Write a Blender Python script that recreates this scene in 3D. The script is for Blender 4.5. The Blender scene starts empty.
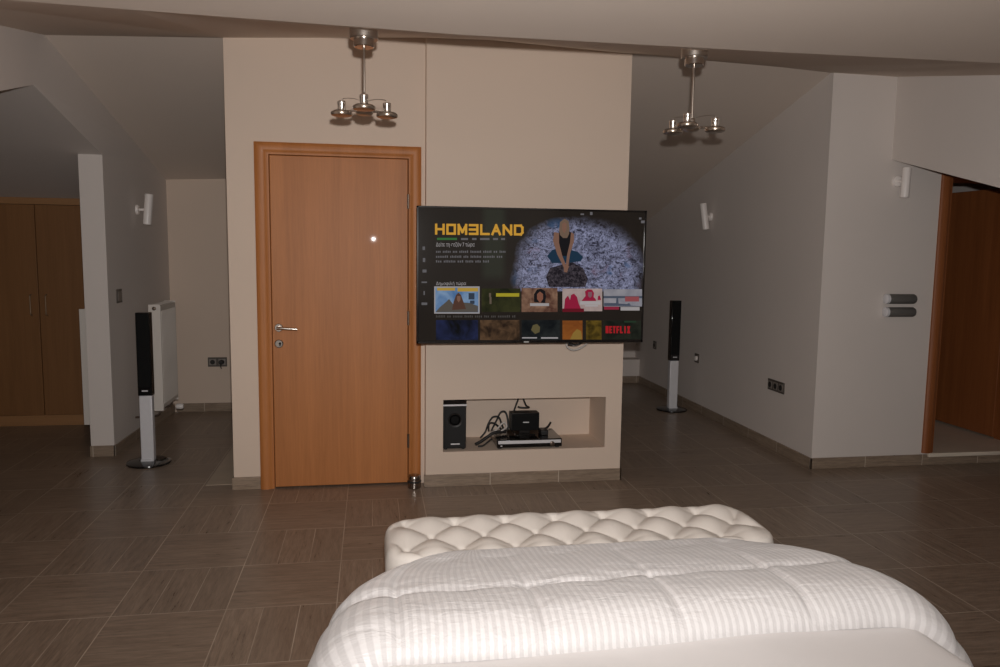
import bpy, bmesh, math, random
from mathutils import Vector, Matrix
random.seed(7)
PI = math.pi
SC = bpy.context.scene
COL = SC.collection

# ------------------------------------------------------------------ camera model (fitted to the room's own lines)
FPX, YAW, PITCH, ROLL, CAMH = 768.758, 0.1655003, 0.1084663, 0.0130796, 1.5
FWD = Vector((math.sin(YAW)*math.cos(PITCH), math.cos(YAW)*math.cos(PITCH), -math.sin(PITCH)))
_r = Vector((math.cos(YAW), -math.sin(YAW), 0)); _u = _r.cross(FWD)
RIGHT = _r*math.cos(ROLL) + _u*math.sin(ROLL)
UP = -_r*math.sin(ROLL) + _u*math.cos(ROLL)

# ------------------------------------------------------------------ mesh helpers
def world_loc(o):
    v = Vector((0, 0, 0))
    while o is not None:
        v = v + o.location; o = o.parent
    return v

class MB:
    def __init__(s): s.v = []; s.f = []; s.uv = None
    def add(s, vs, fs):
        n = len(s.v); s.v += [tuple(p) for p in vs]; s.f += [tuple(i+n for i in f) for f in fs]; return s
    def box(s, x0, x1, y0, y1, z0, z1):
        return s.add([(x0,y0,z0),(x1,y0,z0),(x1,y1,z0),(x0,y1,z0),(x0,y0,z1),(x1,y0,z1),(x1,y1,z1),(x0,y1,z1)],
                     [(0,3,2,1),(4,5,6,7),(0,1,5,4),(1,2,6,5),(2,3,7,6),(3,0,4,7)])
    def prism(s, pts, axis, a, b):
        """polygon pts (2-D) swept along axis from a to b; for axis x pts are (y,z), y: (x,z), z: (x,y)"""
        n = len(pts)
        mk = {'x': lambda p, t: (t, p[0], p[1]), 'y': lambda p, t: (p[0], t, p[1]), 'z': lambda p, t: (p[0], p[1], t)}[axis]
        vs = [mk(p, a) for p in pts] + [mk(p, b) for p in pts]
        fs = [tuple(range(n))[::-1], tuple(range(n, 2*n))] + [(i, (i+1) % n, n+(i+1) % n, n+i) for i in range(n)]
        return s.add(vs, fs)
    def lathe(s, prof, base, axis=(0,0,1), n=32, caps=True):
        """prof: list of (radius, distance along axis)"""
        ax = Vector(axis).normalized(); t = Vector((1,0,0)) if abs(ax.x) < .8 else Vector((0,1,0))
        e1 = ax.cross(t).normalized(); e2 = ax.cross(e1); b = Vector(base); vs = []; fs = []
        for r, h in prof:
            for k in range(n):
                a = 2*PI*k/n; vs.append(b + ax*h + (e1*math.cos(a)+e2*math.sin(a))*r)
        for i in range(len(prof)-1):
            for k in range(n):
                k2 = (k+1) % n; fs.append((i*n+k, i*n+k2, (i+1)*n+k2, (i+1)*n+k))
        if caps:
            fs.append(tuple(range(n))[::-1]); m = (len(prof)-1)*n; fs.append(tuple(m+k for k in range(n)))
        return s.add(vs, fs)
    def cyl(s, a, b, r, n=24):
        a, b = Vector(a), Vector(b)
        return s.lathe([(r, 0), (r, (b-a).length)], a, (b-a), n)
    def tube(s, pts, r, n=8):
        P = [Vector(p) for p in pts]
        vs = []; fs = []; prev = None
        for i, p in enumerate(P):
            d = (P[min(i+1, len(P)-1)] - P[max(i-1, 0)]).normalized()
            if prev is None:
                t = Vector((0,0,1)) if abs(d.z) < .9 else Vector((1,0,0)); e1 = d.cross(t).normalized()
            else:
                e1 = (prev - d*prev.dot(d)).normalized()
            prev = e1; e2 = d.cross(e1)
            for k in range(n):
                a = 2*PI*k/n; vs.append(p + (e1*math.cos(a)+e2*math.sin(a))*r)
        for i in range(len(P)-1):
            for k in range(n):
                k2 = (k+1) % n; fs.append((i*n+k, i*n+k2, (i+1)*n+k2, (i+1)*n+k))
        fs.append(tuple(range(n))[::-1]); m = (len(P)-1)*n; fs.append(tuple(m+k for k in range(n)))
        return s.add(vs, fs)
    def quad(s, a, b, c, d): return s.add([a, b, c, d], [(0, 1, 2, 3)])
    def build(s, name, mat, parent=None, loc=None, bevel=0, seg=2, smooth=None, sub=0, normals=True):
        org = world_loc(parent) if parent else Vector(loc or (0,0,0))
        me = bpy.data.meshes.new(name)
        me.from_pydata([tuple(Vector(p)-org) for p in s.v], [], s.f)
        if s.uv:
            l = me.uv_layers.new(name='UVMap')
            for lp in me.loops: l.data[lp.index].uv = s.uv[lp.vertex_index]
        if normals:
            bm = bmesh.new(); bm.from_mesh(me); bmesh.ops.recalc_face_normals(bm, faces=bm.faces[:]); bm.to_mesh(me); bm.free()
        me.materials.append(mat)
        if smooth is not None:
            me.polygons.foreach_set('use_smooth', [True]*len(me.polygons)); me.set_sharp_from_angle(angle=math.radians(smooth))
        o = bpy.data.objects.new(name, me); COL.objects.link(o)
        if parent: o.parent = parent
        else: o.location = org
        if bevel:
            m = o.modifiers.new('Bevel', 'BEVEL'); m.width = bevel; m.segments = seg; m.limit_method = 'ANGLE'; m.angle_limit = math.radians(40)
            me.polygons.foreach_set('use_smooth', [True]*len(me.polygons)); me.set_sharp_from_angle(angle=math.radians(smooth or 50))
        if sub:
            m = o.modifiers.new('Subdivision', 'SUBSURF'); m.levels = sub; m.render_levels = sub
        me.update()
        return o

def thing(name, label, cat, loc, group=None):
    o = bpy.data.objects.new(name, None); COL.objects.link(o); o.location = loc; o.empty_display_size = .1
    o['label'] = label; o['category'] = cat
    if group: o['group'] = group
    return o
def tag(o, label, cat, group=None):
    o['label'] = label; o['category'] = cat
    if group: o['group'] = group
    return o
def struct(o, label=None, cat=None):
    o['kind'] = 'structure'
    if label: o['label'] = label
    if cat: o['category'] = cat
    return o

def bez(pts, n=8):
    """Catmull-Rom through pts"""
    P = [Vector(p) for p in pts]; out = []
    for i in range(len(P)-1):
        p0 = P[max(i-1,0)]; p1 = P[i]; p2 = P[i+1]; p3 = P[min(i+2,len(P)-1)]
        for k in range(n):
            t = k/n
            out.append(.5*((2*p1)+(p2-p0)*t+(2*p0-5*p1+4*p2-p3)*t*t+(3*p1-p0-3*p2+p3)*t**3))
    out.append(P[-1]); return out

# ------------------------------------------------------------------ material helpers
class NT:
    def __init__(s, name):
        s.m = bpy.data.materials.new(name); s.m.use_nodes = True; s.t = s.m.node_tree
        s.t.nodes.clear(); s.out = s.t.nodes.new('ShaderNodeOutputMaterial')
    def n(s, kind, **kw):
        nd = s.t.nodes.new('ShaderNode'+kind)
        for k, v in kw.items():
            if hasattr(nd, k): setattr(nd, k, v)
        return nd
    def put(s, sock, v):
        if v is None: return
        if hasattr(v, 'is_linked') or hasattr(v, 'links'): s.t.links.new(v, sock)
        else: sock.default_value = v
    def math(s, op, a, b=None, c=None):
        nd = s.n('Math', operation=op)
        s.put(nd.inputs[0], a); s.put(nd.inputs[1], b); s.put(nd.inputs[2], c); return nd.outputs[0]
    def mix(s, f, a, b, blend='MIX'):
        nd = s.n('Mix', data_type='RGBA', blend_type=blend)
        s.put(nd.inputs[0], f)
        s.put(nd.inputs[6], a if not isinstance(a, tuple) else (*a[:3], 1)); s.put(nd.inputs[7], b if not isinstance(b, tuple) else (*b[:3], 1))
        return nd.outputs[2]
    def xyz(s, v):
        nd = s.n('SeparateXYZ'); s.put(nd.inputs[0], v); return nd.outputs
    def comb(s, x, y, z):
        nd = s.n('CombineXYZ'); s.put(nd.inputs[0], x); s.put(nd.inputs[1], y); s.put(nd.inputs[2], z); return nd.outputs[0]
    def obj(s): return s.n('TexCoord').outputs['Object']
    def uv(s): return s.n('TexCoord').outputs['UV']
    def noise(s, v, scale, detail=2, rough=.5, dist=0):
        nd = s.n('TexNoise'); s.put(nd.inputs['Vector'], v); s.put(nd.inputs['Scale'], scale); s.put(nd.inputs['Detail'], detail)
        s.put(nd.inputs['Roughness'], rough); s.put(nd.inputs['Distortion'], dist); return nd.outputs['Fac']
    def maprange(s, v, a, b, c, d):
        nd = s.n('MapRange'); s.put(nd.inputs[0], v)
        for i, q in enumerate((a, b, c, d)): s.put(nd.inputs[i+1], q)
        return nd.outputs[0]
    def bump(s, h, strength=.1, dist=.002):
        nd = s.n('Bump'); s.put(nd.inputs['Height'], h); nd.inputs['Strength'].default_value = strength; nd.inputs['Distance'].default_value = dist
        return nd.outputs[0]
    def bsdf(s, col, rough=.5, metal=0, normal=None, spec=.5, sheen=0, coat=0):
        b = s.n('BsdfPrincipled')
        s.put(b.inputs['Base Color'], (*col[:3], 1) if isinstance(col, tuple) else col)
        s.put(b.inputs['Roughness'], rough); b.inputs['Metallic'].default_value = metal
        b.inputs['Specular IOR Level'].default_value = spec
        if normal is not None: s.put(b.inputs['Normal'], normal)
        if sheen: b.inputs['Sheen Weight'].default_value = sheen
        if coat: b.inputs['Coat Weight'].default_value = coat; b.inputs['Coat Roughness'].default_value = .035
        s.t.links.new(b.outputs[0], s.out.inputs[0]); s.b = b; return s.m
    def emit(s, col, strength=1.0):
        e = s.n('Emission'); s.put(e.inputs[0], (*col[:3], 1) if isinstance(col, tuple) else col); e.inputs[1].default_value = strength
        s.t.links.new(e.outputs[0], s.out.inputs[0]); return s.m

def plain(name, col, rough=.5, metal=0, spec=.5, var=.06, scale=30, bump=0, coat=0):
    t = NT(name); v = t.obj(); f = t.noise(v, scale, 3)
    c = t.mix(f, tuple(x*(1-var) for x in col), tuple(min(1, x*(1+var)) for x in col))
    nrm = t.bump(t.noise(v, scale*8, 2), bump, .001) if bump else None
    return t.bsdf(c, rough, metal, nrm, spec, coat=coat)

def paint(name, col):
    t = NT(name); v = t.obj(); f = t.noise(v, 1.3, 4, .6)
    c = t.mix(f, tuple(x*.965 for x in col), tuple(min(1, x*1.03) for x in col))
    return t.bsdf(c, .75, 0, t.bump(t.noise(v, 220, 3), .12, .001), .25)

def planks(name, mode):
    """wood-look tile; mode 'floor' = checker of three-plank squares, 'x'/'y' = skirting tiles along that axis"""
    t = NT(name); v = t.obj(); x, y, z = t.xyz(v)
    B = .45
    if mode == 'floor':
        u = t.math('DIVIDE', t.math('SUBTRACT', x, -1.05418), B); w = t.math('DIVIDE', t.math('SUBTRACT', y, 3.19187), B)
        iu = t.math('FLOOR', u); iw = t.math('FLOOR', w)
        fu = t.math('FRACT', u); fw = t.math('FRACT', w)
        par = t.math('MODULO', t.math('ADD', t.math('ADD', iu, iw), 200), 2)      # 0: planks run along y
        def pick(a, b):
            return t.math('ADD', t.math('MULTIPLY', a, t.math('SUBTRACT', 1, par)), t.math('MULTIPLY', b, par))
        across = pick(fu, fw); along = pick(fw, fu)
        a3 = t.math('MULTIPLY', across, 3); ip = t.math('FLOOR', a3); fp = t.math('FRACT', a3)
        edge = lambda q, s: t.math('MULTIPLY', t.math('MINIMUM', q, t.math('SUBTRACT', 1, q)), s)
        d_out = t.math('MINIMUM', edge(fu, B), edge(fw, B)); d_in = edge(fp, B/3)
        d = t.math('MINIMUM', d_out, d_in)
        patch = t.maprange(t.noise(v, 2.3, 3, .6), .35, .62, .12, 1)
        inner = t.math('MULTIPLY', t.math('MULTIPLY', t.maprange(d_in, .0008, .0022, 1, 0), patch), t.math('SUBTRACT', 1, t.math('MULTIPLY', par, .72)))
        grout = t.math('MAXIMUM', t.math('MULTIPLY', t.maprange(d_out, .0010, .0028, 1, 0), t.math('ADD', .45, t.math('MULTIPLY', patch, .55))), inner)
        seed = t.comb(iu, iw, ip)
        gx = t.math('MULTIPLY', along, 3.0); gy = t.math('MULTIPLY', across, 28.0)
        wn = t.n('TexWhiteNoise', noise_dimensions='3D'); t.put(wn.inputs['Vector'], seed); rv = wn.outputs['Value']
        gv = t.comb(t.math('ADD', gx, t.math('MULTIPLY', rv, 37)), gy, t.math('MULTIPLY', rv, 91))
    else:
        a = x if mode == 'x' else y
        u = t.math('DIVIDE', t.math('SUBTRACT', a, .29 if mode == 'x' else 4.83), B)
        iu = t.math('FLOOR', u); fu = t.math('FRACT', u)
        grout = t.maprange(t.math('MULTIPLY', t.math('MINIMUM', fu, t.math('SUBTRACT', 1, fu)), B), .0015, .003, 1, 0)
        wn = t.n('TexWhiteNoise', noise_dimensions='1D'); t.put(wn.inputs['W'], iu); rv = wn.outputs['Value']
        gv = t.comb(t.math('MULTIPLY', u, 3), t.math('MULTIPLY', z, 70), t.math('MULTIPLY', rv, 60))
    g1 = t.noise(gv, .8, 6, .68, .5); g2 = t.noise(gv, 2.6, 4, .65, .2)
    g = t.math('ADD', t.math('MULTIPLY', g1, .65), t.math('MULTIPLY', g2, .35))
    g = t.maprange(g, .31, .63, 0, 1)
    c = t.mix(g, FLOOR_D, FLOOR_L)
    c = t.mix(t.maprange(rv, 0, 1, 0, .28), c, FLOOR_T)
    if mode != 'floor': c = t.mix(1.0, c, (1.05, 1.05, 1.02), 'MULTIPLY')
    c = t.mix(grout, c, (.56, .47, .38))
    r = t.math('ADD', t.math('MULTIPLY', g, .14), .25)
    h = t.math('SUBTRACT', t.math('MULTIPLY', g, .12), grout)
    return t.bsdf(c, r, 0, t.bump(h, .35, .0012), .45)
FLOOR_D = (.150, .106, .076); FLOOR_L = (.365, .277, .210); FLOOR_T = (.165, .127, .098)

def wood(name, dark, light, axis='z', rough=.32, coat=.25, stretch=26):
    t = NT(name); v = t.obj(); x, y, z = t.xyz(v)
    if axis == 'z': gv = t.comb(t.math('MULTIPLY', x, stretch), t.math('MULTIPLY', y, stretch), t.math('MULTIPLY', z, 1.1))
    else: gv = t.comb(t.math('MULTIPLY', x, 1.1), t.math('MULTIPLY', y, stretch), t.math('MULTIPLY', z, stretch))
    a = t.noise(gv, .55, 4, .6, .6); b = t.noise(gv, 4, 4, .65, .2)
    f = t.math('ADD', t.math('MULTIPLY', a, .6), t.math('MULTIPLY', b, .4)); f = t.maprange(f, .3, .7, 0, 1)
    return t.bsdf(t.mix(f, dark, light), rough, 0, t.bump(b, .05, .0006), .45, coat=coat)

# ------------------------------------------------------------------ materials
M = {}
M['cream'] = paint('cream_paint', (.70, .565, .460))
M['white'] = paint('white_paint', (.69, .625, .58))
M['ceil'] = paint('ceiling_paint', (.72, .62, .54))
M['floor'] = planks('wood_look_floor_tile', 'floor')
M['skx'] = planks('wood_look_skirting_along_x', 'x')
M['sky'] = planks('wood_look_skirting_along_y', 'y')
M['beech'] = wood('beech_veneer', (.37, .130, .031), (.52, .195, .054), rough=.52, coat=.004)
M['beech_h'] = wood('beech_veneer_horizontal', (.43, .155, .045), (.60, .245, .085), 'x')
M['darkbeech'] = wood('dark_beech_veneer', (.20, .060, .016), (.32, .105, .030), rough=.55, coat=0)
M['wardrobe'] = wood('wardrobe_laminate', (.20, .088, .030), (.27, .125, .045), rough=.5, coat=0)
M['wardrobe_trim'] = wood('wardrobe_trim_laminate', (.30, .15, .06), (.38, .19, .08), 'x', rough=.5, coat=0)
M['chrome'] = plain('brushed_chrome', (.72, .66, .60), .22, 1.0, var=.05, scale=60)
M['satin'] = plain('satin_metal', (.62, .56, .50), .34, 1.0, var=.06, scale=60)
M['darkmetal'] = plain('dark_metal', (.16, .12, .095), .35, .8)
M['silver'] = plain('silver_plastic', (.72, .71, .73), .35, .1)
M['gloss_black'] = plain('gloss_black_plastic', (.010, .009, .009), .12, 0, var=.1, coat=.4)
M['black'] = plain('matt_black_plastic', (.016, .015, .015), .45, 0)
M['grille'] = plain('black_speaker_cloth', (.008, .008, .008), .85, 0, spec=.15, scale=200)
M['greygrille'] = plain('dark_grey_grille_cloth', (.019, .019, .019), .7, 0, spec=.25, scale=200)
M['enamel'] = plain('white_enamel', (.72, .66, .60), .3, 0, var=.02)
M['lampwhite'] = plain('white_lamp_plastic', (.86, .80, .76), .35, 0, var=.02)
M['marble'] = plain('pale_marble', (.72, .63, .52), .3, 0, var=.10, scale=5)
M['stone'] = plain('pale_stone', (.42, .34, .26), .35, 0, var=.18, scale=6)
M['socket'] = plain('taupe_socket_plastic', (.10, .083, .07), .4, .1)
M['socketface'] = plain('silver_grey_socket_face', (.26, .225, .20), .4, .2)
M['grey_pad'] = plain('dark_grey_ribbed_plastic', (.115, .108, .10), .6, 0, scale=80)
M['cable_black'] = plain('black_cable', (.012, .011, .011), .5)
M['cable_white'] = plain('white_cable', (.55, .50, .46), .45)
M['dullsteel'] = plain('dull_steel', (.34, .30, .27), .22, 1.0)
M['bronze'] = plain('bronze_handle', (.26, .17, .10), .45, .4)
M['rubber'] = plain('black_rubber', (.02, .018, .016), .7)
M['sheet'] = None

t = NT('white_cotton_sheet'); v = t.obj(); f = t.noise(v, 3.5, 4, .55, .3)
M['sheet'] = t.bsdf(t.mix(f, (.84, .81, .80), (.88, .85, .84)), .85, 0, t.bump(t.noise(v, 2.2, 3, .5, .6), .25, .02), .2, sheen=.15)
t = NT('cream_tufted_leather'); v = t.obj()
M['leather'] = t.bsdf(t.mix(t.noise(v, 9, 3), (.76, .70, .64), (.80, .745, .685)), .5, 0, t.bump(t.noise(v, 260, 3), .12, .001), .35)
t = NT('white_satin_stripe_quilt'); u = t.uv(); ux, uy, _ = t.xyz(u); v = t.obj()
ux2 = t.math('ADD', ux, t.math('MULTIPLY', t.math('SUBTRACT', t.noise(v, 5, 2), .5), .012))
w = t.math('SINE', t.math('MULTIPLY', ux2, 2*PI/.0205)); s_ = t.maprange(w, -.35, .35, 0, 1)
col = t.mix(s_, (.69, .665, .66), (.81, .785, .78))
wr = t.noise(t.comb(t.math('MULTIPLY', ux, 7), t.math('MULTIPLY', uy, 16), 0), 1.6, 4, .6, .8)
M['quilt'] = t.bsdf(col, t.maprange(s_, 0, 1, .50, .34), 0, t.bump(t.math('ADD', t.math('MULTIPLY', wr, 1), t.math('MULTIPLY', s_, .06)), .5, .012), .35, sheen=.25)

# ================================================================== THE ROOM
fl = struct(MB().box(-4.6, 6.2, -3.2, 9.0, -.12, 0).build('floor', M['floor']))

RID = [(-4.2, 2.60), (-1.82, 2.672), (-.84, 2.711), (.34, 2.777), (.71, 2.785), (1.6, 2.752), (2.64, 2.722), (3.03, 2.703), (3.5, 2.699), (6.0, 2.66)]
EDG = [(-4.2, 2.36), (-1.82, 2.345), (-.84, 2.326), (.34, 2.307), (.71, 2.309), (1.6, 2.312), (2.64, 2.321), (3.03, 2.324), (3.5, 2.326), (6.0, 2.34)]
YR, YE = 4.86, 3.0
def strip(rows):
    """rows: list of lists of points, a sheet with an upper skin 8 cm above"""
    m = MB(); n = len(rows[0]); vs = [p for r in rows for p in r]; k = len(vs)
    vs2 = vs + [(p[0], p[1], p[2]+.08) for p in vs]; fs = []
    for i in range(len(rows)-1):
        for j in range(n-1):
            a = i*n+j; q = (a, a+1, a+n+1, a+n); fs.append(q); fs.append(tuple(x+k for x in q)[::-1])
    for j in range(n-1):
        fs.append((j, j+1, j+1+k, j+k)); b = (len(rows)-1)*n+j; fs.append((b, b+1, b+1+k, b+k))
    for i in range(len(rows)-1):
        fs.append((i*n, (i+1)*n, (i+1)*n+k, i*n+k)); b = i*n+n-1; fs.append((b, b+n, b+n+k, b+k))
    return m.add(vs2, fs)
rows = [[(x, -3.2, z) for x, z in EDG], [(x, YE, z) for x, z in EDG], [(x, YR, z) for x, z in RID], [(x, 9.0, z-.2525*(9.0-YR)) for x, z in RID]]
struct(strip(rows).build('ceiling', M['ceil']))
# lower ceiling of the side room on the left
struct(strip([[(-4.2, 2.9, 1.87), (-1.9, 2.9, 1.87)], [(-4.2, 4.68, 2.365), (-1.9, 4.68, 2.365)], [(-4.2, 7.5, 1.70), (-1.9, 7.5, 1.70)]]).build('ceiling_side', M['white']))

# left divider: pier, gable-shaped head over the opening and the wall nearer the bed
m = MB().prism([(-3.2, 0), (3.3, 0), (3.3, 1.98), (4.68, 2.362), (5.742, 2.112), (5.742, 0), (7.35, 0), (7.35, 2.2), (4.86, 2.80), (-3.2, 2.45)], 'x', -1.975, -1.82)
m.v = [(-1.775 if (x > -1.9 and y > 7) else x, y, z) for x, y, z in m.v]
struct(m.build('wall_left', M['white']))
struct(MB().box(-1.9, -.5, 7.235, 7.4, 0, 2.3).build('wall_far_left', M['cream']))
struct(MB().box(-4.3, -1.9, 7.08, 7.2, 0, 1.9).build('wall_side_room', M['white']))
struct(MB().box(-4.3, -4.15, -3.2, 7.6, 0, 2.6).build('wall_outer_left', M['white']))
# the wall with the door
m = MB().box(-.850, -.612, 4.84, 5.34, 0, 2.86).box(-.612, .224, 4.84, 5.34, 2.055, 2.86).box(.224, .40, 4.84, 5.34, 0, 2.86).box(-.612, .224, 5.2, 5.34, 0, 2.055)
struct(m.build('wall_middle', M['cream']))
# chimney breast with the niche
X0, X1, YF, YB, ZT = .327, 1.606, 4.75, 5.34, 2.86
NX0, NX1, NZ0, NZ1, NY = .437, 1.498, .222, .557, 5.12
vs = []
xs = [X0, NX0, NX1, X1]; zs = [0, NZ0, NZ1, ZT]
for z in zs:
    for x in xs: vs.append((x, YF, z))
fs = []
for i in range(3):
    for j in range(3):
        if not (i == 1 and j == 1): fs.append((i*4+j, i*4+j+1, (i+1)*4+j+1, (i+1)*4+j))
b = len(vs); vs += [(NX0, NY, NZ0), (NX1, NY, NZ0), (NX1, NY, NZ1), (NX0, NY, NZ1)]
f4 = [5, 6, 10, 9]
for k in range(4): fs.append((f4[k], f4[(k+1) % 4], b+(k+1) % 4, b+k))
fs.append((b, b+1, b+2, b+3))
c = len(vs); vs += [(X0, YB, 0), (X1, YB, 0), (X1, YB, ZT), (X0, YB, ZT)]
fs += [(c, c+1, c+2, c+3), (0, 4, 8, 12, c+3, c), (3, 7, 11, 15, c+2, c+1), (12, 13, 14, 15, c+2, c+3), (0, 1, 2, 3, c+1, c)]
struct(MB().add(vs, fs).build('wall_chimney', M['cream']))
# right hand block with its corridor face, end face and the doorway wall
struct(MB().box(3.03, 3.9, 4.83, 8.7, 0, 2.8).build('wall_right', M['white']))
struct(MB().box(1.2, 3.1, 8.53, 8.7, 0, 2.0).build('wall_far_right', M['white']))
m = MB().box(3.9, 3.955, 4.83, 5.15, 0, 2.8).box(3.955, 4.79, 4.83, 5.15, 2.055, 2.8).box(4.79, 6.0, 4.83, 5.15, 0, 2.8).box(3.955, 4.79, 4.835, 5.15, 0, .062)
struct(m.build('wall_doorway', M['white']))
struct(MB().prism([(-3.2, 0), (1.3, 0), (1.3, 1.17), (4.83, 2.145), (4.83, 2.75), (3.0, 2.4), (-3.2, 2.4)], 'x', 3.5, 3.64).build('wall_right_gable', M['white']))
struct(MB().box(5.55, 5.7, 5.15, 7.3, 0, 2.6).build('wall_room_right', M['white']))
struct(MB().box(3.9, 5.6, 7.0, 7.15, 0, 2.4).build('wall_room_back', M['white']))
struct(MB().box(3.9, 5.55, 5.15, 7.0, 0, .085).build('floor_room', M['marble']))
struct(MB().box(6.0, 6.15, -3.2, 5.15, 0, 2.6).build('wall_outer_right', M['white']))
struct(MB().box(-4.3, 6.1, -3.2, -3.05, 0, 2.4).build('wall_behind', M['white']))
# thresholds and floor strip
struct(MB().box(3.93, 4.80, 4.80, 5.155, .062, .09).build('trim_1', M['marble'], bevel=.004), 'pale stone doorstep under the open door', 'doorstep')
struct(MB().box(-1.04, -.80, 4.945, 7.235, -.02, .003).build('trim_2', M['stone']), 'pale stone strip of floor beside the door wall', 'floor strip')
# skirting
def skirt(name, a, b, axis, h=.078):
    x0, y0 = a; x1, y1 = b
    return struct(MB().box(min(x0,x1), max(x0,x1), min(y0,y1), max(y0,y1), 0, h).build(name, M['skx' if axis == 'x' else 'sky'], bevel=.002))
skirt('baseboard_door_left', (-.860, 4.829), (-.690, 4.85), 'x')
skirt('baseboard_chimney', (.318, 4.74), (1.615, 4.76), 'x')
skirt('baseboard_chimney_side', (1.604, 4.74), (1.615, 5.34), 'y')
skirt('baseboard_middle_side', (-.860, 4.83), (-.848, 5.34), 'y')
skirt('baseboard_right_end', (3.019, 4.819), (3.94, 4.832), 'x')
skirt('baseboard_doorstep', (3.94, 4.819), (5.9, 4.832), 'x', .062)
skirt('baseboard_right', (3.019, 4.819), (3.032, 8.53), 'y')
skirt('baseboard_far_right', (1.6, 8.519), (3.03, 8.532), 'x')
skirt('baseboard_ledge', (1.7, 8.349), (3.03, 8.362), 'x')
skirt('baseboard_pier', (-1.98, 5.731), (-1.811, 5.745), 'x')
m = MB().prism([(-1.823, 5.731), (-1.811, 5.731), (-1.765, 7.24), (-1.79, 7.24)], 'z', 0, .078)
struct(m.build('baseboard_left', M['sky'], bevel=.002))
skirt('baseboard_far_left', (-1.75, 7.224), (-.5, 7.237), 'x')
# low boxed ledge at the end of the right-hand corridor
struct(MB().box(1.7, 3.03, 8.36, 8.53, 0, .27).build('trim_3', M['white'], bevel=.005), 'low white boxed ledge at the corridor end', 'ledge')

# ================================================================== DOORS
def casing_profile(w):      # rounded architrave, (across, out)
    return [(0, 0), (0, .012), (.008, .020), (.022, .024), (w*.5, .024), (w-.022, .018), (w-.008, .012), (w, .006), (w, 0)]
def casing(mb, x_in, x_out, z_in, z_out, yw, xr_in, xr_out):
    """U-shaped casing swept left leg - head - right leg"""
    pr = [(0, 0), (0, .014), (.010, .023), (.026, .027), (.048, .025), (.062, .017), (.070, .012), (.082, .010), (.086, 0)]
    W = pr[-1][0]; vs = []; n = len(pr)
    # four stations: left bottom, left top, right top, right bottom; profile 0 = outer edge
    for st in range(4):
        for a, o in pr:
            f = a/W
            xl = x_out + (x_in-x_out)*f; xr = xr_out + (xr_in-xr_out)*f; z = z_out + (z_in-z_out)*f
            vs.append([(xl, yw-o, 0), (xl, yw-o, z), (xr, yw-o, z), (xr, yw-o, 0)][st])
    fs = []
    for st in range(3):
        for k in range(n-1): fs.append((st*n+k, st*n+k+1, (st+1)*n+k+1, (st+1)*n+k))
    fs.append(tuple(range(n))); fs.append(tuple(3*n+k for k in range(n))[::-1])
    for st in range(3): fs.append((st*n, st*n+n-1, (st+1)*n+n-1, (st+1)*n))
    return mb.add(vs, fs)
d1 = bpy.data.objects.new('door_1', None); COL.objects.link(d1); d1.location = (-.194, 4.84, 0)
struct(d1, 'closed plain beech door beside the television', 'door')
casing(MB(), -.603, -.689, 2.046, 2.12, 4.84, .222, .302).build('door_frame', M['beech'], d1, smooth=40)
leaf = MB().box(-.600, .219, 4.822, 4.862, .012, 2.043).build('door_leaf', M['beech'], d1, bevel=.003)
h = MB().lathe([(.026, 0), (.026, .006), (.022, .010)], (-.563, 4.822, 1.010), (0,-1,0), 28)
h.cyl((-.563, 4.815, 1.010), (-.563, 4.775, 1.010), .009)
h.tube(bez([(-.570, 4.775, 1.010), (-.55, 4.772, 1.011), (-.50, 4.772, 1.008), (-.450, 4.774, 1.004)], 6), .0095, 12)
h.build('door_handle', M['chrome'], leaf, smooth=35)
h = MB().lathe([(.026, 0), (.026, .006), (.021, .010), (.016, .010)], (-.563, 4.822, .912), (0,-1,0), 28)
h.build('keyhole_plate', M['chrome'], leaf, smooth=35)
MB().lathe([(.008, 0), (.008, .002)], (-.556, 4.811, .914), (0,-1,0), 16).box(-.560, -.552, 4.809, 4.812, .897, .914).build('keyhole', M['rubber'], leaf)
for z in (1.784, 1.064, .281):
    MB().cyl((.2215, 4.815, z-.04), (.2215, 4.815, z+.04), .007).lathe([(.008, -.006), (.008, 0)], (.2215, 4.815, z+.047), (0,0,1), 12).build('hinge', M['darkmetal'], d1, smooth=40)

d2 = bpy.data.objects.new('door_2', None); COL.objects.link(d2); d2.location = (4.4, 4.83, .09)
struct(d2, 'dark wood door standing open above the stone doorstep', 'door')
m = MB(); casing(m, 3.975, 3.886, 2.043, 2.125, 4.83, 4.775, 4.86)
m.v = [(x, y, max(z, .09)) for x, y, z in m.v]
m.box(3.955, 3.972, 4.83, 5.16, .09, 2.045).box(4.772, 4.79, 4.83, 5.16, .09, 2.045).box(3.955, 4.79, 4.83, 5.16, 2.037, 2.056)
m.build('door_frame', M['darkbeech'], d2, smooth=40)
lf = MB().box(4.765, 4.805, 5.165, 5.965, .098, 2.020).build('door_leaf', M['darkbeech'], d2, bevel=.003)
h = MB().lathe([(.026, 0), (.026, .008)], (4.765, 5.90, 1.05), (-1,0,0), 24).cyl((4.76, 5.90, 1.05), (4.715, 5.90, 1.05), .009).tube([(4.715, 5.905, 1.05), (4.713, 5.85, 1.05), (4.715, 5.79, 1.048)], .009, 10)
h.build('door_handle', M['chrome'], lf, smooth=35)

# door stop on the floor
ds = thing('door_stop', 'short chrome door stop on the floor beside the beech door frame', 'door stop', (.256, 4.735, 0))
MB().lathe([(.034, 0), (.041, .006), (.041, .040)], (.256, 4.735, 0), n=28).build('base', M['dullsteel'], ds, smooth=40)
MB().lathe([(.043, 0), (.044, .005), (.043, .010)], (.256, 4.735, .0405), n=28).build('rubber_ring', M['rubber'], ds, smooth=60)
MB().lathe([(.041, 0), (.041, .024), (.036, .033), (.020, .036)], (.256, 4.735, .051), n=28).build('cap', M['dullsteel'], ds, smooth=40)

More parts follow.
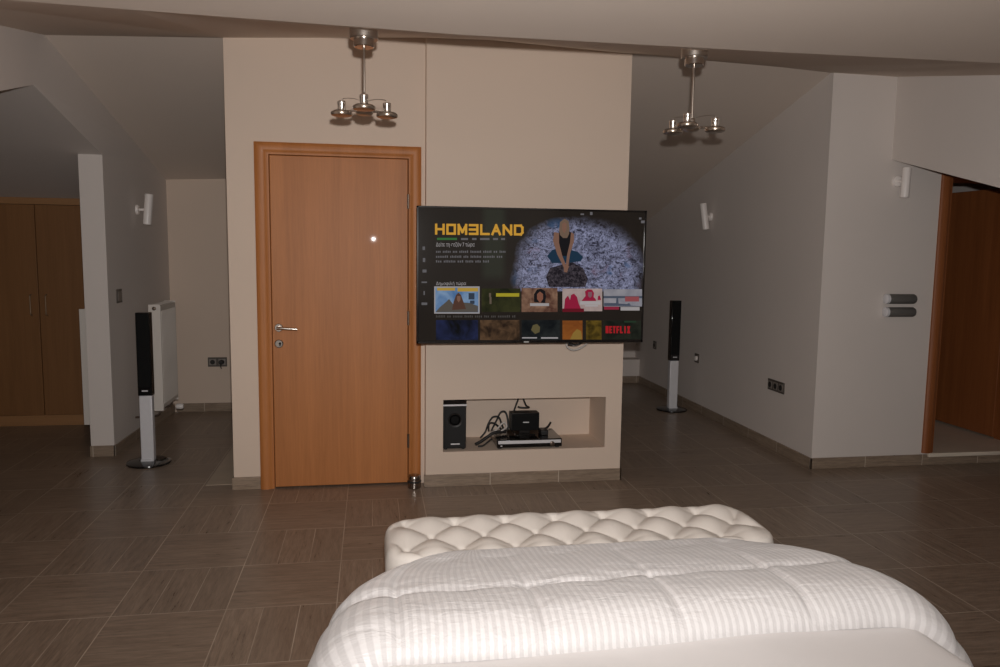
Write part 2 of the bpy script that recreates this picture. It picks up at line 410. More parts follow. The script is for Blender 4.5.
# ================================================================== WARDROBE in the side room
wd = thing('wardrobe', 'brown laminate wardrobe filling the end of the side room', 'wardrobe', (-3.0, 7.0, 0))
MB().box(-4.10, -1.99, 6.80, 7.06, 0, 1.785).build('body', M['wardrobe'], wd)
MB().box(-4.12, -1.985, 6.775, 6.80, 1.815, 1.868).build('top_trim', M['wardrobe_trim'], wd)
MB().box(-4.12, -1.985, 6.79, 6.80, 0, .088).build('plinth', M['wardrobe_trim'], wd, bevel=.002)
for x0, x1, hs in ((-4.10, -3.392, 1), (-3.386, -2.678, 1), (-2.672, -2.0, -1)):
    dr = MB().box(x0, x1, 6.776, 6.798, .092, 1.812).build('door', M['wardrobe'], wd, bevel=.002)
    hx = x1-.055 if hs > 0 else x0+.055
    MB().tube([(hx, 6.776, 1.09), (hx, 6.752, 1.08), (hx, 6.752, .93), (hx, 6.776, .92)], .006, 10).build('handle', M['bronze'], dr, smooth=40)

# ================================================================== RADIATORS
def radiator(label, xw, x0, x1, y0, y1, z0, z1, plug=True):
    """panel radiator on a wall at xw; plates from x0 to x1"""
    r = thing('radiator', label, 'radiator', ((x0+x1)/2, (y0+y1)/2, z0), 'white panel radiators')
    m = MB().box(x0, x0+.012, y0+.01, y1-.01, z0+.02, z1-.012).box(x1-.012, x1, y0+.01, y1-.01, z0+.02, z1-.012)
    n = int((y1-y0)/.034)
    for k in range(n):
        y = y0+.02+(y1-y0-.04)*(k+.5)/n
        m.box(x1-.001, x1+.004, y-.010, y+.010, z0+.05, z1-.05); m.box(x0-.004, x0+.001, y-.010, y+.010, z0+.05, z1-.05)
    m.build('panel', M['enamel'], r, bevel=.002)
    MB().box(x0, x1, y0, y0+.006, z0, z1).build('side_cover', M['enamel'], r, bevel=.002)
    MB().box(x0, x1, y1-.006, y1, z0, z1).build('side_cover', M['enamel'], r, bevel=.002)
    m = MB(); n = 24
    for k in range(n):
        y = y0+.02+(y1-y0-.04)*k/(n-1); m.box(x0+.012, x1-.012, y-.006, y+.006, z1-.010, z1-.003)
    m.build('top_grille', M['enamel'], r)
    xc = (x0+x1)/2
    if plug:
        MB().lathe([(.014, 0), (.014, .008), (.007, .012)], (xc, y0, z1-.03), (0,-1,0), 16).build('bleed_plug', M['darkmetal'], r, smooth=40)
        MB().tube(bez([(xc, y0+.05, z0+.03), (xc-.01, y0+.05, z0-.04), (xw, y0+.05, z0-.055)], 4), .008, 10).build('pipe', M['darkmetal'], r, smooth=50)
        MB().tube(bez([(xc, y1-.06, z0+.03), (xc-.01, y1-.06, z0-.04), (xw, y1-.06, z0-.055)], 4), .008, 10).build('pipe', M['darkmetal'], r, smooth=50)
        MB().lathe([(.018, 0), (.023, .01), (.023, .045), (.018, .055)], (x1-.005, y1-.06, z0-.045), (1,0,0), 16).build('valve_knob', M['lampwhite'], r, smooth=40)
    for y in (y1-.16, y1-.06):
        for zz in (z1-.17, z0+.13):
            MB().box(min(xw, x0)-.002, max(xw, x0)+.004, y-.015, y+.015, zz-.03, zz+.03).build('wall_bracket', M['enamel'], r)
    return r
radiator('white panel radiator behind the left tower speaker', -1.79, -1.657, -1.572, 6.10, 6.56, .245, 1.058)
radiator('white radiator in the side room, partly hidden behind the wall pier', -1.975, -2.112, -2.03, 6.02, 6.6, .168, 1.03, False)

# ================================================================== TOWER SPEAKERS
def tower(label, x, y, yaw=0):
    s = thing('tower_speaker', label, 'speaker', (x, y, 0), 'tower speakers')
    MB().lathe([(.142, 0), (.145, .006), (.143, .014), (.120, .020), (.05, .022)], (x, y, 0), n=56).build('base', M['gloss_black'], s, smooth=35)
    MB().box(x-.042, x+.042, y-.028, y+.030, .020, .478).build('silver_column', M['silver'], s, bevel=.006)
    MB().box(x-.046, x+.046, y-.032, y+.036, .478, 1.048).build('speaker_cabinet', M['gloss_black'], s, bevel=.006)
    g = MB().box(x-.042, x+.042, y-.040, y-.030, .535, 1.040).build('grille', M['grille'], s, bevel=.004)
    m = MB()
    MB().box(x-.020, x+.020, y-.0345, y-.0315, .508, .517).build('badge', M['silver'], s, bevel=.001)
    for z in (.66, .86): MB().lathe([(.034, 0), (.036, .003), (.030, .004)], (x, y-.0385, z), (0,-1,0), 28).build('driver_ring', M['grille'], g, smooth=40)
    MB().box(x-.042, x+.042, y-.038, y-.028, .020, .036).build('foot_trim', M['silver'], s, bevel=.002)
    return s
tower('slim black and silver tower speaker standing by the radiator', -1.531, 5.52)
tower('slim black and silver tower speaker in the right corridor', 2.82, 6.86)

# ================================================================== WALL SPOTS
def wall_spot(label, base, nrm, cyl_c, lean, rad=.031, hh=.118):
    b = Vector(base); n = Vector(nrm); w = thing('wall_lamp', label, 'wall lamp', base, 'white cylinder wall lamps')
    MB().lathe([(.038, 0), (.038, .012), (.033, .018), (.012, .020)], base, nrm, 28).build('wall_plate', M['lampwhite'], w, smooth=40)
    c = Vector(cyl_c); d = Vector(lean).normalized()
    MB().cyl(b+n*.018, c, .010, 14).build('stem', M['lampwhite'], w, smooth=40)
    MB().lathe([(rad*.72, -hh+.006), (rad*.86, -hh), (rad, -hh+.004), (rad, hh-.006), (rad*.93, hh), (rad*.8, hh-.004)], c, d, 32).build('lamp_head', M['lampwhite'], w, smooth=40)
    MB().lathe([(rad*.7, -hh+.005), (rad*.7, -hh+.012)], c, d, 24).build('lens', M['silver'], w, smooth=40)
    return w
wall_spot('white cylinder wall lamp on the left pier wall above the radiator', (-1.797, 6.40, 1.772), (1,0,0), (-1.712, 6.40, 1.776), (.10, 0, 1))
wall_spot('white cylinder wall lamp on the right corridor wall', (3.03, 6.63, 1.822), (-1,0,0), (2.968, 6.63, 1.824), (-.16, 0, 1))
wall_spot('white cylinder wall lamp beside the open door, under the sloping beam', (3.548, 4.83, 2.0), (0,-1,0), (3.552, 4.745, 1.985), (.02, 0, 1), .028, .10)

# ================================================================== SWITCHES AND SOCKETS
def plate(name, label, cat, c, n, w, h, cells=1, kind='socket'):
    """c centre on wall, n normal axis 'x-','x+','y-'"""
    root = thing(name, label, cat, c)
    def bx(mb, u0, u1, v0, v1, d0, d1):
        if n == 'y-': return mb.box(c[0]+u0, c[0]+u1, c[1]-d1, c[1]-d0, c[2]+v0, c[2]+v1)
        if n == 'x-': return mb.box(c[0]-d1, c[0]-d0, c[1]+u0, c[1]+u1, c[2]+v0, c[2]+v1)
        return mb.box(c[0]+d0, c[0]+d1, c[1]+u0, c[1]+u1, c[2]+v0, c[2]+v1)
    nv = {'y-': (0,-1,0), 'x-': (-1,0,0), 'x+': (1,0,0)}[n]
    bx(MB(), -w/2, w/2, -h/2, h/2, 0, .009).build('frame', M['socket'], root, bevel=.002)
    cw = w/cells
    for k in range(cells):
        u = -w/2+cw*(k+.5); p = Vector(c)
        off = Vector((u, 0, 0)) if n == 'y-' else Vector((0, u, 0))
        f = bx(MB(), u-cw*.38, u+cw*.38, -h*.34, h*.34, .009, .0125).build('rocker' if kind == 'switch' else 'socket_face', M['socketface'], root, bevel=.0015)
        if kind == 'socket':
            MB().lathe([(h*.25, 0), (h*.25, .0015)], p+off+Vector(nv)*.0125, nv, 20).build('plug_hole', M['rubber'], f)
    return root
plate('light_switch', 'small switch plate on the left pier wall above the tower speaker', 'switch', (-1.817, 5.955, 1.131), 'x+', .11, .10, 1, 'switch')
so = plate('wall_socket', 'double socket plate with a black plug, low on the far left wall', 'socket', (-1.388, 7.235, .455), 'y-', .165, .085, 2)
plate('wall_socket', 'small socket low on the corridor wall, nearest the corridor end', 'socket', (3.03, 7.90, .493), 'x-', .085, .085, 1)
plate('wall_socket', 'round-knobbed plate low on the corridor wall beside the tower speaker', 'socket', (3.03, 6.80, .506), 'x-', .085, .085, 1, 'switch')
plate('wall_socket', 'wide triple socket plate low on the corridor wall near its front corner', 'socket', (3.03, 5.345, .497), 'x-', .235, .085, 3)
pg = tag(MB().lathe([(.022, 0), (.022, .03), (.016, .038)], (-1.350, 7.221, .455), (0,-1,0), 20).tube(bez([(-1.35, 7.185, .45), (-1.35, 7.175, .42), (-1.35, 7.20, .40)], 5), .005, 8).build('plug', M['black'], loc=(-1.35, 7.2, .455), smooth=40),
     'black round plug in the right side of the far left double socket', 'plug')
k = MB().lathe([(.022, 0), (.022, .014), (.018, .018)], (3.0175, 6.785, .506), (-1,0,0), 24).build('knob', M['lampwhite'], bpy.data.objects['wall_socket.002'], smooth=40)

# two dark grey cylinder fittings beside the right door
for zc, lb in ((1.197, 'upper of two dark grey horizontal cylinder fittings on the wall by the open door'), (1.106, 'lower of two dark grey horizontal cylinder fittings on the wall by the open door')):
    wf = thing('wall_fitting', lb, 'wall fitting', (3.61, 4.83, zc-.035), 'grey cylinder wall fittings')
    m = MB().lathe([(.031, 0), (.034, .006), (.034, .196), (.029, .206)], (3.517, 4.800, zc), (1,0,0), 32); m.build('grey_sleeve', M['grey_pad'], wf, smooth=40)
    MB().lathe([(.024, 0), (.033, .005), (.0345, .022)], (3.496, 4.800, zc), (1,0,0), 32).build('end_cap', M['silver'], wf, smooth=40)
    MB().box(3.55, 3.68, 4.812, 4.831, zc-.024, zc+.024).build('wall_plate', M['silver'], wf, bevel=.002)

# ================================================================== CEILING LIGHTS
def ceil_z(x, y):
    def ip(tab):
        for (a, za), (b, zb) in zip(tab, tab[1:]):
            if a <= x <= b: return za+(zb-za)*(x-a)/(b-a)
    e, r = ip(EDG), ip(RID)
    return e if y <= YE else e+(r-e)*(y-YE)/(YR-YE)
def pendant(label, x, y, ang0, zdish):
    zc = ceil_z(x, y)
    zb = zc-.062
    p = thing('ceiling_lamp', label, 'ceiling lamp', (x, y, zc), 'three-armed ceiling lamps')
    MB().lathe([(.058, -.012), (.058, .016), (.0588, .017), (.0588, .020), (.058, .021), (.058, .035), (.055, .038)], (x, y, zc), (0,0,-1), 48).build('canopy', M['satin'], p, smooth=30)
    MB().lathe([(.042, 0), (.042, .030), (.038, .033)], (x, y, zc-.037), (0,0,-1), 40).build('canopy_collar', M['chrome'], p, smooth=30)
    MB().cyl((x, y, zc-.060), (x, y, zdish+.02), .0052, 14).build('rod', M['chrome'], p, smooth=40)
    hub = MB().lathe([(.010, .045), (.014, .036), (.016, .016), (.034, .010), (.037, -.004), (.030, -.012), (.012, -.016)], (x, y, zdish), (0,0,1), 32)
    hub.build('hub', M['satin'], p, smooth=40)
    for k in range(3):
        a = math.radians(ang0+120*k); d = Vector((math.cos(a), math.sin(a), 0)); c = Vector((x, y, zdish))+d*.108
        arm = MB().tube([Vector((x, y, zdish+.004))+d*.02, Vector((x, y, zdish+.008))+d*.06, c+Vector((0,0,.004))], .0048, 10).build('arm', M['chrome'], p, smooth=40)
        MB().lathe([(.010, .006), (.036, .009), (.044, .004), (.0455, -.003), (.043, -.009), (.032, -.013), (.012, -.014)], c, (0,0,1), 40).build('lamp_dish', M['darkglass'] , arm, smooth=40)
        MB().lathe([(.022, .006), (.022, .010), (.0165, .012), (.0165, .034), (.0175, .036), (.0175, .047), (.013, .050), (.008, .050)], c, (0,0,1), 28).build('bulb_socket', M['chrome'], arm, smooth=30)
        side = Vector((-d.y, d.x, 0))
        MB().tube(bez([c+Vector((0,0,.050)), c+Vector((0,0,.060))-d*.012, Vector((x, y, zdish+.056))+d*.05, Vector((x, y, zdish+.045))+d*.012], 5), .0014, 6).build('wire', M['satin'], arm, smooth=60)
    return p
t = NT('smoked_metal_dish'); v = t.obj(); M['darkglass'] = t.bsdf(t.mix(t.noise(v, 40, 2), (.36, .29, .23), (.48, .40, .33)), .24, .9)
pendant('chrome three-armed ceiling lamp hanging in front of the beech door', -.028, 3.30, 30, 2.058)
pendant('chrome three-armed ceiling lamp hanging right of the chimney breast', 1.400, 3.30, -3, 2.045)

# ================================================================== TELEVISION
TVY = 4.35
def tvp(px, py, dy=0.0):
    d = RIGHT*((px-500)/FPX) + UP*(-(py-333.5)/FPX) + FWD
    k = TVY/d.y
    return Vector((d.x*k, TVY-dy, CAMH+d.z*k))
TX0, TX1, TZ0, TZ1 = .2475, 1.5885, .9635, 1.7385
tv = thing('television', 'large flat television on the chimney breast showing a streaming menu', 'television', (.918, TVY+.05, TZ0))
MB().box(TX0, TX1, TVY+.003, TVY+.035, TZ0, TZ1).box(TX0+.25, TX1-.25, TVY+.03, TVY+.075, TZ0+.08, TZ1-.28).build('cabinet', M['black'], tv, bevel=.004)
m = MB(); bz = .011
m.box(TX0, TX1, TVY-.004, TVY+.006, TZ1-bz, TZ1).box(TX0, TX1, TVY-.004, TVY+.006, TZ0, TZ0+.017).box(TX0, TX0+bz, TVY-.004, TVY+.006, TZ0, TZ1).box(TX1-bz, TX1, TVY-.004, TVY+.006, TZ0, TZ1)
m.build('bezel', M['gloss_black'], tv, bevel=.002)
m = MB().box(.80, 1.04, 4.725, 4.749, 1.15, 1.55).box(.83, 1.01, TVY+.072, TVY+.09, 1.15, 1.5)
for z in (1.25, 1.42): m.box(.86, .89, TVY+.085, 4.73, z, z+.03).box(.95, .98, TVY+.085, 4.73, z, z+.03)
m.build('wall_bracket', M['black'], tv)

def em(name, col, s=1.0): return NT(name).emit(col, s)
# screen glass: dark glossy face giving off a faint glow, with the hero picture procedurally drawn
t = NT('tv_screen'); v = t.obj(); x, y, z = t.xyz(v)       # object origin at the television's base centre
u = t.math('DIVIDE', t.math('ADD', x, .6705), 1.341); w = t.math('DIVIDE', z, .775)          # 0..1 across, 0..1 up
warp = t.noise(v, 9, 3, .6)
sc_v = t.comb(t.math('MULTIPLY', u, 1.7), t.math('MULTIPLY', w, 1.5), warp)
n1 = t.noise(sc_v, 11, 5, .70, 1.8); n2 = t.noise(sc_v, 30, 3, .6, 1.2); n3 = t.noise(v, 6.5, 3, .5)
pap = t.maprange(t.math('ADD', t.math('MULTIPLY', n1, .68), t.math('MULTIPLY', n2, .32)), .41, .58, 0, 1)
c = t.mix(pap, (.014, .013, .024), (.21, .22, .33))
c = t.mix(t.maprange(n3, .60, .70, 0, .55), c, (.19, .105, .15))
c = t.mix(t.maprange(t.noise(v, 8.1, 2, .5), .62, .70, 0, .8), c, (.015, .06, .14))
# picture mask: right of a soft slanted line, an ellipse with dark corners
du = t.math('DIVIDE', t.math('SUBTRACT', u, .70), .285); dw = t.math('DIVIDE', t.math('SUBTRACT', w, .50), .42)
rr = t.math('SQRT', t.math('ADD', t.math('POWER', t.math('ABSOLUTE', du), 2.6), t.math('POWER', t.math('ABSOLUTE', dw), 2.4)))
rr = t.math('ADD', rr, t.math('MULTIPLY', t.math('SUBTRACT', n3, .5), .3))
low = t.math('MULTIPLY', t.maprange(w, .385, .395, 0, 1), t.maprange(t.math('ADD', t.math('MULTIPLY', u, .75), w), 1.40, 1.56, 1, 0))
mask = t.math('MULTIPLY', t.maprange(rr, .80, 1.08, 1, 0), low)
bgn = t.noise(v, 5, 3)
bg = t.mix(bgn, (.008, .006, .005), (.015, .011, .008))
bg = t.mix(t.math('MULTIPLY', t.maprange(t.math('ABSOLUTE', t.math('SUBTRACT', u, .325)), .03, .06, .8, 0), t.maprange(w, .45, .52, 0, 1)), bg, (.020, .022, .015))
mi = t.mix(mask, bg, c)
b = t.n('BsdfPrincipled'); b.inputs['Base Color'].default_value = (.006, .006, .006, 1); b.inputs['Roughness'].default_value = .10; b.inputs['Specular IOR Level'].default_value = .16
t.put(b.inputs['Emission Color'], mi); b.inputs['Emission Strength'].default_value = 1.0
t.t.links.new(b.outputs[0], t.out.inputs[0]); M['screen'] = t.m
tv_org = Vector((.918, TVY+.05, TZ0))
screen = MB().box(TX0+bz-.002, TX1-bz+.002, TVY, TVY+.004, TZ0+.015, TZ1-bz+.002).build('screen', M['screen'], tv)

def flat(name, polys, mat, lift=.0006, parent=None):
    """polygons given in photograph pixels of the television face, laid on the screen"""
    m = MB()
    for p in polys:
        vs = [tvp(a, b, lift) for a, b in p]; m.add(vs, [tuple(range(len(vs)))])
    return m.build(name, mat, parent or screen, normals=False)
def rect(x0, y0, x1, y1): return [(x0, y0), (x0, y1), (x1, y1), (x1, y0)]
LET = {'H': [((0,0),(0,1)), ((1,0),(1,1)), ((0,.5),(1,.5))], 'O': [((0,0),(0,1)), ((1,0),(1,1)), ((0,0),(1,0)), ((0,1),(1,1))],
       'M': [((0,0),(0,1)), ((1,0),(1,1)), ((0,1),(.5,.2)), ((.5,.2),(1,1))], '3': [((1,0),(1,1)), ((0,0),(1,0)), ((0,.5),(1,.5)), ((0,1),(1,1))],
       'L': [((0,0),(0,1)), ((0,0),(1,0))], 'A': [((0,0),(.5,1)), ((.5,1),(1,0)), ((.22,.35),(.78,.35))], 'N': [((0,0),(0,1)), ((1,0),(1,1)), ((0,1),(1,0))],
       'D': [((0,0),(0,1)), ((0,0),(.8,0)), ((0,1),(.8,1)), ((.8,0),(1,.22)), ((1,.22),(1,.78)), ((1,.78),(.8,1))],
       'E': [((0,0),(0,1)), ((0,0),(1,0)), ((0,.5),(.9,.5)), ((0,1),(1,1))], 'T': [((.5,0),(.5,1)), ((0,1),(1,1))], 'F': [((0,0),(0,1)), ((0,1),(1,1)), ((0,.5),(.9,.5))],
       'I': [((.5,0),(.5,1))], 'X': [((0,0),(1,1)), ((0,1),(1,0))]}
def strokes(name, word, x0, ytop0, x1, ybot0, mat, wt, gap=.25, slope=0.0, lift=.0012):
    """block lettering between x0..x1; slope = pixels down per pixel right"""
    n = len(word); cw = (x1-x0)/(n+(n-1)*gap); polys = []
    for i, ch in enumerate(word):
        ox = x0+i*cw*(1+gap)
        for (a, b), (c, d) in LET[ch]:
            ax, ay = ox+wt/2+a*(cw-wt), ybot0-wt/2-b*(ybot0-ytop0-wt); cx, cy = ox+wt/2+c*(cw-wt), ybot0-wt/2-d*(ybot0-ytop0-wt)
            ay += slope*(ax-x0); cy += slope*(cx-x0)
            dx, dy = cx-ax, cy-ay; L = math.hypot(dx, dy); ex, ey = dx/L*wt/2, dy/L*wt/2; nx, ny = -ey, ex
            polys.append([(ax-ex+nx, ay-ey+ny), (ax-ex-nx, ay-ey-ny), (cx+ex-nx, cy+ey-ny), (cx+ex+nx, cy+ey+ny)])
    return flat(name, polys, mat, lift)
def text(name, s, x0, y0, x1, y1, mat, lift=.0010):
    cu = bpy.data.curves.new(name, 'FONT'); cu.body = s; cu.size = 1; cu.resolution_u = 3
    tmp = bpy.data.objects.new('tmp', cu); COL.objects.link(tmp)
    dg = bpy.context.evaluated_depsgraph_get(); dg.update()
    me = bpy.data.meshes.new_from_object(tmp.evaluated_get(dg)); bpy.data.objects.remove(tmp); bpy.data.curves.remove(cu)
    if len(me.vertices) == 0: return None
    xs = [q.co.x for q in me.vertices]; ys = [q.co.y for q in me.vertices]
    a, b, c, d = min(xs), max(xs), min(ys), max(ys)
    m = MB()
    m.v = [tvp(x0+(q.co.x-a)/(b-a)*(x1-x0), y1-(q.co.y-c)/(d-c)*(y1-y0), lift) for q in me.vertices]
    m.f = [tuple(p.vertices) for p in me.polygons]
    return m.build(name, mat, screen, normals=False)

E_gold = em('screen_gold', (.50, .26, .035)); E_white = em('screen_white', (.28, .26, .26)); E_grey = em('screen_grey', (.105, .10, .105)); E_green = em('screen_green', (.035, .12, .035))
E_red = em('screen_red', (.30, .012, .016)); E_dim = em('screen_dim', (.055, .050, .046))
strokes('show_title', 'HOM3LAND', 435.0, 223.6, 523.5, 234.6, E_gold, 2.3, .16, .011)
flat('match_line', [rect(437, 237.8, 457, 240.0)], E_green); 
for q in (rect(461, 238, 468, 240), rect(472, 238, 476.5, 240), rect(480, 238, 489.5, 240), rect(493, 238, 498, 240), rect(501, 238, 505, 240)): flat('info_word', [q], E_grey)
text('heading_text', 'Δείτε τη σεζόν 7 τώρα', 436, 242.2, 474.5, 247.6, E_white)
def word_bars(y, x0, x1, seed):
    r = random.Random(seed); x = x0; out = []
    while x < x1-3:
        w = min(r.uniform(4, 13), x1-x); n = max(1, int(w/1.6))
        for k in range(n):
            hh = r.choice((1.9, 1.9, 2.6)); out.append(rect(x+k*w/n, y-hh/2, x+(k+.62)*w/n, y+1.0))
        x += w+1.6
    return out
flat('synopsis_text', word_bars(251.8, 436, 506, 1)+word_bars(256.8, 436, 503, 2)+word_bars(261.5, 436, 489.5, 3), E_grey)
text('row_heading', 'Δημοφιλή τώρα', 436, 281.5, 466, 286.0, E_white)
flat('lower_row_heading', word_bars(316.5, 436, 516, 5), E_dim)
for q in (rect(422.5, 246.5, 425, 250), rect(422.8, 258, 425.2, 262), rect(422.5, 269.5, 426.5, 272.5), rect(421.5, 281.5, 427, 283), rect(423.5, 291, 424.8, 295), rect(421.5, 302.5, 427.2, 305)): flat('menu_icon', [q], E_grey)
for q in (rect(639, 217.5, 641.5, 219.5), rect(641, 220.5, 645, 223.2), rect(580.5, 213.5, 584, 215), rect(590, 212, 592.5, 215)): flat('corner_icon', [q], E_grey)
# picture of a seated figure over scattered papers: generic, flat on the screen
E_skin = em('screen_skin', (.16, .085, .060)); E_hair = em('screen_hair', (.13, .085, .060)); E_dark = em('screen_dark', (.010, .009, .010)); E_jean = em('screen_blue', (.012, .028, .05)); t = NT('screen_dark_papers'); v = t.obj(); f = t.maprange(t.noise(v, 60, 4, .7, 1.0), .45, .62, 0, 1); E_papers = t.emit(t.mix(f, (.012, .010, .013), (.060, .050, .060)))
flat('picture_dark_papers', [[(550,268),(546,277),(549,287),(585,287),(588,279),(583,268),(572,262)]], E_papers, .0007)  # dark patch of papers below the figure, part of the screen picture
flat('picture_trousers', [[(547,256),(552,250),(560,248),(568,249),(578,252),(583,257),(581,261),(568,263),(552,263)]], E_jean, .0009)
flat('picture_top', [[(558,233),(557,245),(559,256),(569,256),(572,246),(572,233),(566,229)]], E_dark, .0011)
flat('picture_arms', [[(554,232),(553,241),(557,254),(564,268),(567,268),(562,255),(559,243),(559,233)], [(571,232),(574,234),(574,241),(570,254),(568,268),(565.5,268),(567,255),(570,242)], [(563.5,265),(564,272),(567,272.5),(569,266)]], E_skin, .0013)
flat('picture_hair', [[(560,222),(559,230),(560,235),(563,238),(567,238),(569,234),(569.5,228),(568.5,221),(564.5,218.7)]], E_hair, .0015)
flat('picture_face', [[(562,224),(562,230),(564.3,233.5),(566.3,230),(566.6,224),(564.3,222)]], E_skin, .0017)
# tiles of the rows
def grad(name, c0, c1, axis='z', sc=20, a=-.02, b=.02, c2=None, n=.0):
    t = NT(name); v = t.obj(); f = t.noise(v, sc, 3, .6, .5); f = t.maprange(f, .35, .65, 0, 1); return t.emit(t.mix(f, c0, c1))
flat('tile_border', [rect(434.2, 286.4, 479.6, 313.6)], E_white, .0005)
flat('tile_sky_picture', [rect(435.4, 287.6, 478.4, 312.4)], grad('tile_sky', (.055, .12, .25), (.16, .24, .36), sc=9), .0008)
flat('tile_hills', [[(436,311.5),(440,307),(446,302),(449,299),(453,304),(458,302),(470,303),(478,306),(478,312.2),(436,312.2)]], em('tile_hill', (.075, .065, .055)), .0010)
flat('tile_figure', [[(452,310),(453.5,302),(456,295),(458.5,292.5),(461,295),(463.5,302),(466,309)]], em('tile_brown', (.07, .035, .025)), .0012)
flat('tile_figure_face', [[(457,296),(457,300),(458.6,302.5),(460.4,300),(460.4,296)]], E_skin, .0014)
flat('tile_title_strip', [rect(437, 287.8, 455, 290.6), rect(457.5, 287.8, 478, 291.5)], em('tile_gold', (.36, .23, .04)), .0010)
flat('tile_side_text', [rect(468.5, 293, 474.5, 299.5), rect(470, 300.5, 474.5, 304)], em('tile_slate', (.03, .04, .06)), .0010)
flat('tile_olive_picture', [rect(481.5, 288.5, 520.4, 312)], grad('tile_olive', (.012, .013, .007), (.030, .030, .012), sc=14), .0006)
flat('tile_olive_title', [rect(496, 293.2, 519.2, 296.6)], em('tile_yellow', (.30, .25, .02)), .0009)
flat('tile_olive_figure', [rect(489, 293, 491, 297), rect(489.5, 297, 491.5, 304)], em('tile_tan', (.10, .075, .055)), .0009)
flat('tile_faces_picture', [rect(521.5, 288, 557.5, 312)], grad('tile_faces', (.055, .022, .016), (.20, .115, .075), sc=16), .0006)
flat('tile_faces_dark', [[(534,302),(534,294),(537,289.5),(541,288.6),(545,291),(546,297),(545,303)]], E_dark, .0008)
flat('tile_faces_face', [[(537,294),(537,299),(540,303),(543,299),(543,294),(540,291.5)]], em('tile_face', (.17, .07, .045)), .0010)
flat('tile_faces_title', [rect(530, 303.2, 549, 306)], E_white, .0010)
flat('tile_pink_picture', [rect(562.4, 288.6, 602.2, 311.2)], grad('tile_pink', (.26, .20, .19), (.34, .26, .24), sc=10), .0006)
E_crim = em('tile_crimson', (.22, .012, .035))
flat('tile_pink_figures', [[(564,309),(565,299),(568,295.5),(570,300),(571,295),(574,293.5),(577,297),(578.5,303),(581,309)], [(581.5,301),(583.5,298.5),(585.5,296),(585,291.5),(587.5,289.4),(592,289.6),(594,293),(593.5,297),(595.5,299),(596,301)], [(597.5,300),(598,296),(600,295.5),(601,300)]], E_crim, .0008)
flat('tile_pink_face', [[(588,292),(588,296),(590,298),(592,296),(592,292)]], em('tile_mauve', (.17, .075, .09)), .0010)
flat('tile_pink_title', [rect(580, 301.2, 600.5, 304.6), rect(585, 305, 598, 306.5)], em('tile_paper', (.32, .29, .29)), .0010)
flat('tile_pink_caption', [rect(562.4, 308.5, 584, 312)], em('tile_darkred', (.10, .008, .014)), .0010)
flat('tile_grey_picture', [rect(603.6, 289.2, 642, 306.5)], grad('tile_grey', (.17, .165, .19), (.24, .23, .25), sc=9), .0006)
flat('tile_grey_hills', [rect(603.6, 296, 642, 298.2), [(604,306),(604,303),(616,303),(616.5,297),(618,297),(618.6,303.5),(627,304),(629,303),(631,305.5),(642,306)]], em('tile_steel', (.055, .065, .09)), .0008)
flat('tile_grey_title', [rect(625, 296.5, 639, 301.5)], em('tile_salmon', (.22, .055, .06)), .0010)
flat('tile_grey_caption', [rect(604, 306.6, 619, 309.6)], em('tile_rose', (.20, .02, .04)), .0010)
flat('tile_grey_label', [rect(620.5, 307, 639.5, 310.5)], E_white, .0010)
flat('tile_blue_picture', [rect(436, 320, 478, 340)], grad('tile_blue', (.006, .006, .006), (.016, .020, .055), sc=9), .0006)
flat('tile_night_picture', [rect(480, 320, 519.5, 340)], grad('tile_night', (.020, .012, .008), (.085, .048, .026), sc=16), .0006)
flat('tile_arch_picture', [rect(521.5, 320, 560, 340)], grad('tile_arch', (.006, .007, .008), (.016, .018, .018), sc=12), .0006)
flat('tile_arch_glow', [[(531,330),(533,325),(537,324),(540,327),(539.5,332),(535,334)]], em('tile_sand', (.09, .075, .035)), .0008)
flat('tile_arch_caption', [rect(522, 337.2, 537, 338.4), rect(541, 337.2, 558, 338.6)], E_white, .0009)
flat('tile_orange_picture', [rect(562.4, 320.5, 582.5, 339.5)], grad('tile_orange', (.13, .038, .010), (.20, .065, .014), sc=12), .0006)
flat('tile_orange_figure', [[(570,339.4),(573,333),(577,329),(581,331),(582,337),(582,339.4)]], em('tile_amber', (.20, .12, .028)), .0008)
flat('tile_amber_picture', [rect(586, 320.5, 601.5, 339.5)], grad('tile_amber_dark', (.030, .020, .005), (.12, .075, .012), sc=16), .0006)
flat('tile_dark_picture', [rect(603.5, 320.5, 641, 339.5)], grad('tile_dark', (.008, .009, .007), (.018, .020, .014), sc=12), .0006)
flat('tile_green_strip', [rect(624, 320.8, 636, 322.6)], em('tile_green', (.016, .032, .018)), .0008)
strokes('logo_text', 'NETFLIX', 605.5, 326.0, 630.0, 333.2, E_red, 1.5, .22, .004)
flat('maker_badge', [rect(523.6, 341.2, 528.6, 342.4)], em('badge_glow', (.26, .24, .22)), .0062, tv)
# cable under the television
cb = MB().tube(bez([(1.35, 4.56, .985), (1.315, 4.60, .925), (1.27, 4.62, .890), (1.225, 4.62, .886), (1.195, 4.63, .915), (1.20, 4.66, .985), (1.20, 4.70, 1.05)], 6), .006, 8)
cb.tube(bez([(1.31, 4.58, .985), (1.28, 4.605, .93), (1.235, 4.61, .912), (1.20, 4.62, .93), (1.19, 4.65, .99)], 6), .005, 8)
tag(cb.build('cable', M['cable_white'], loc=(1.25, 4.62, .93), smooth=60), 'looped white cable hanging just below the television', 'cable')
tag(MB().tube(bez([(1.33, 4.55, .99), (1.29, 4.575, .945), (1.25, 4.585, .922), (1.215, 4.585, .924)], 6), .006, 8).cyl((1.222, 4.584, .923), (1.195, 4.586, .926), .010, 12).build('cable', M['cable_black'], loc=(1.26, 4.58, .95), smooth=60), 'short black plug and lead poking out under the television', 'cable')

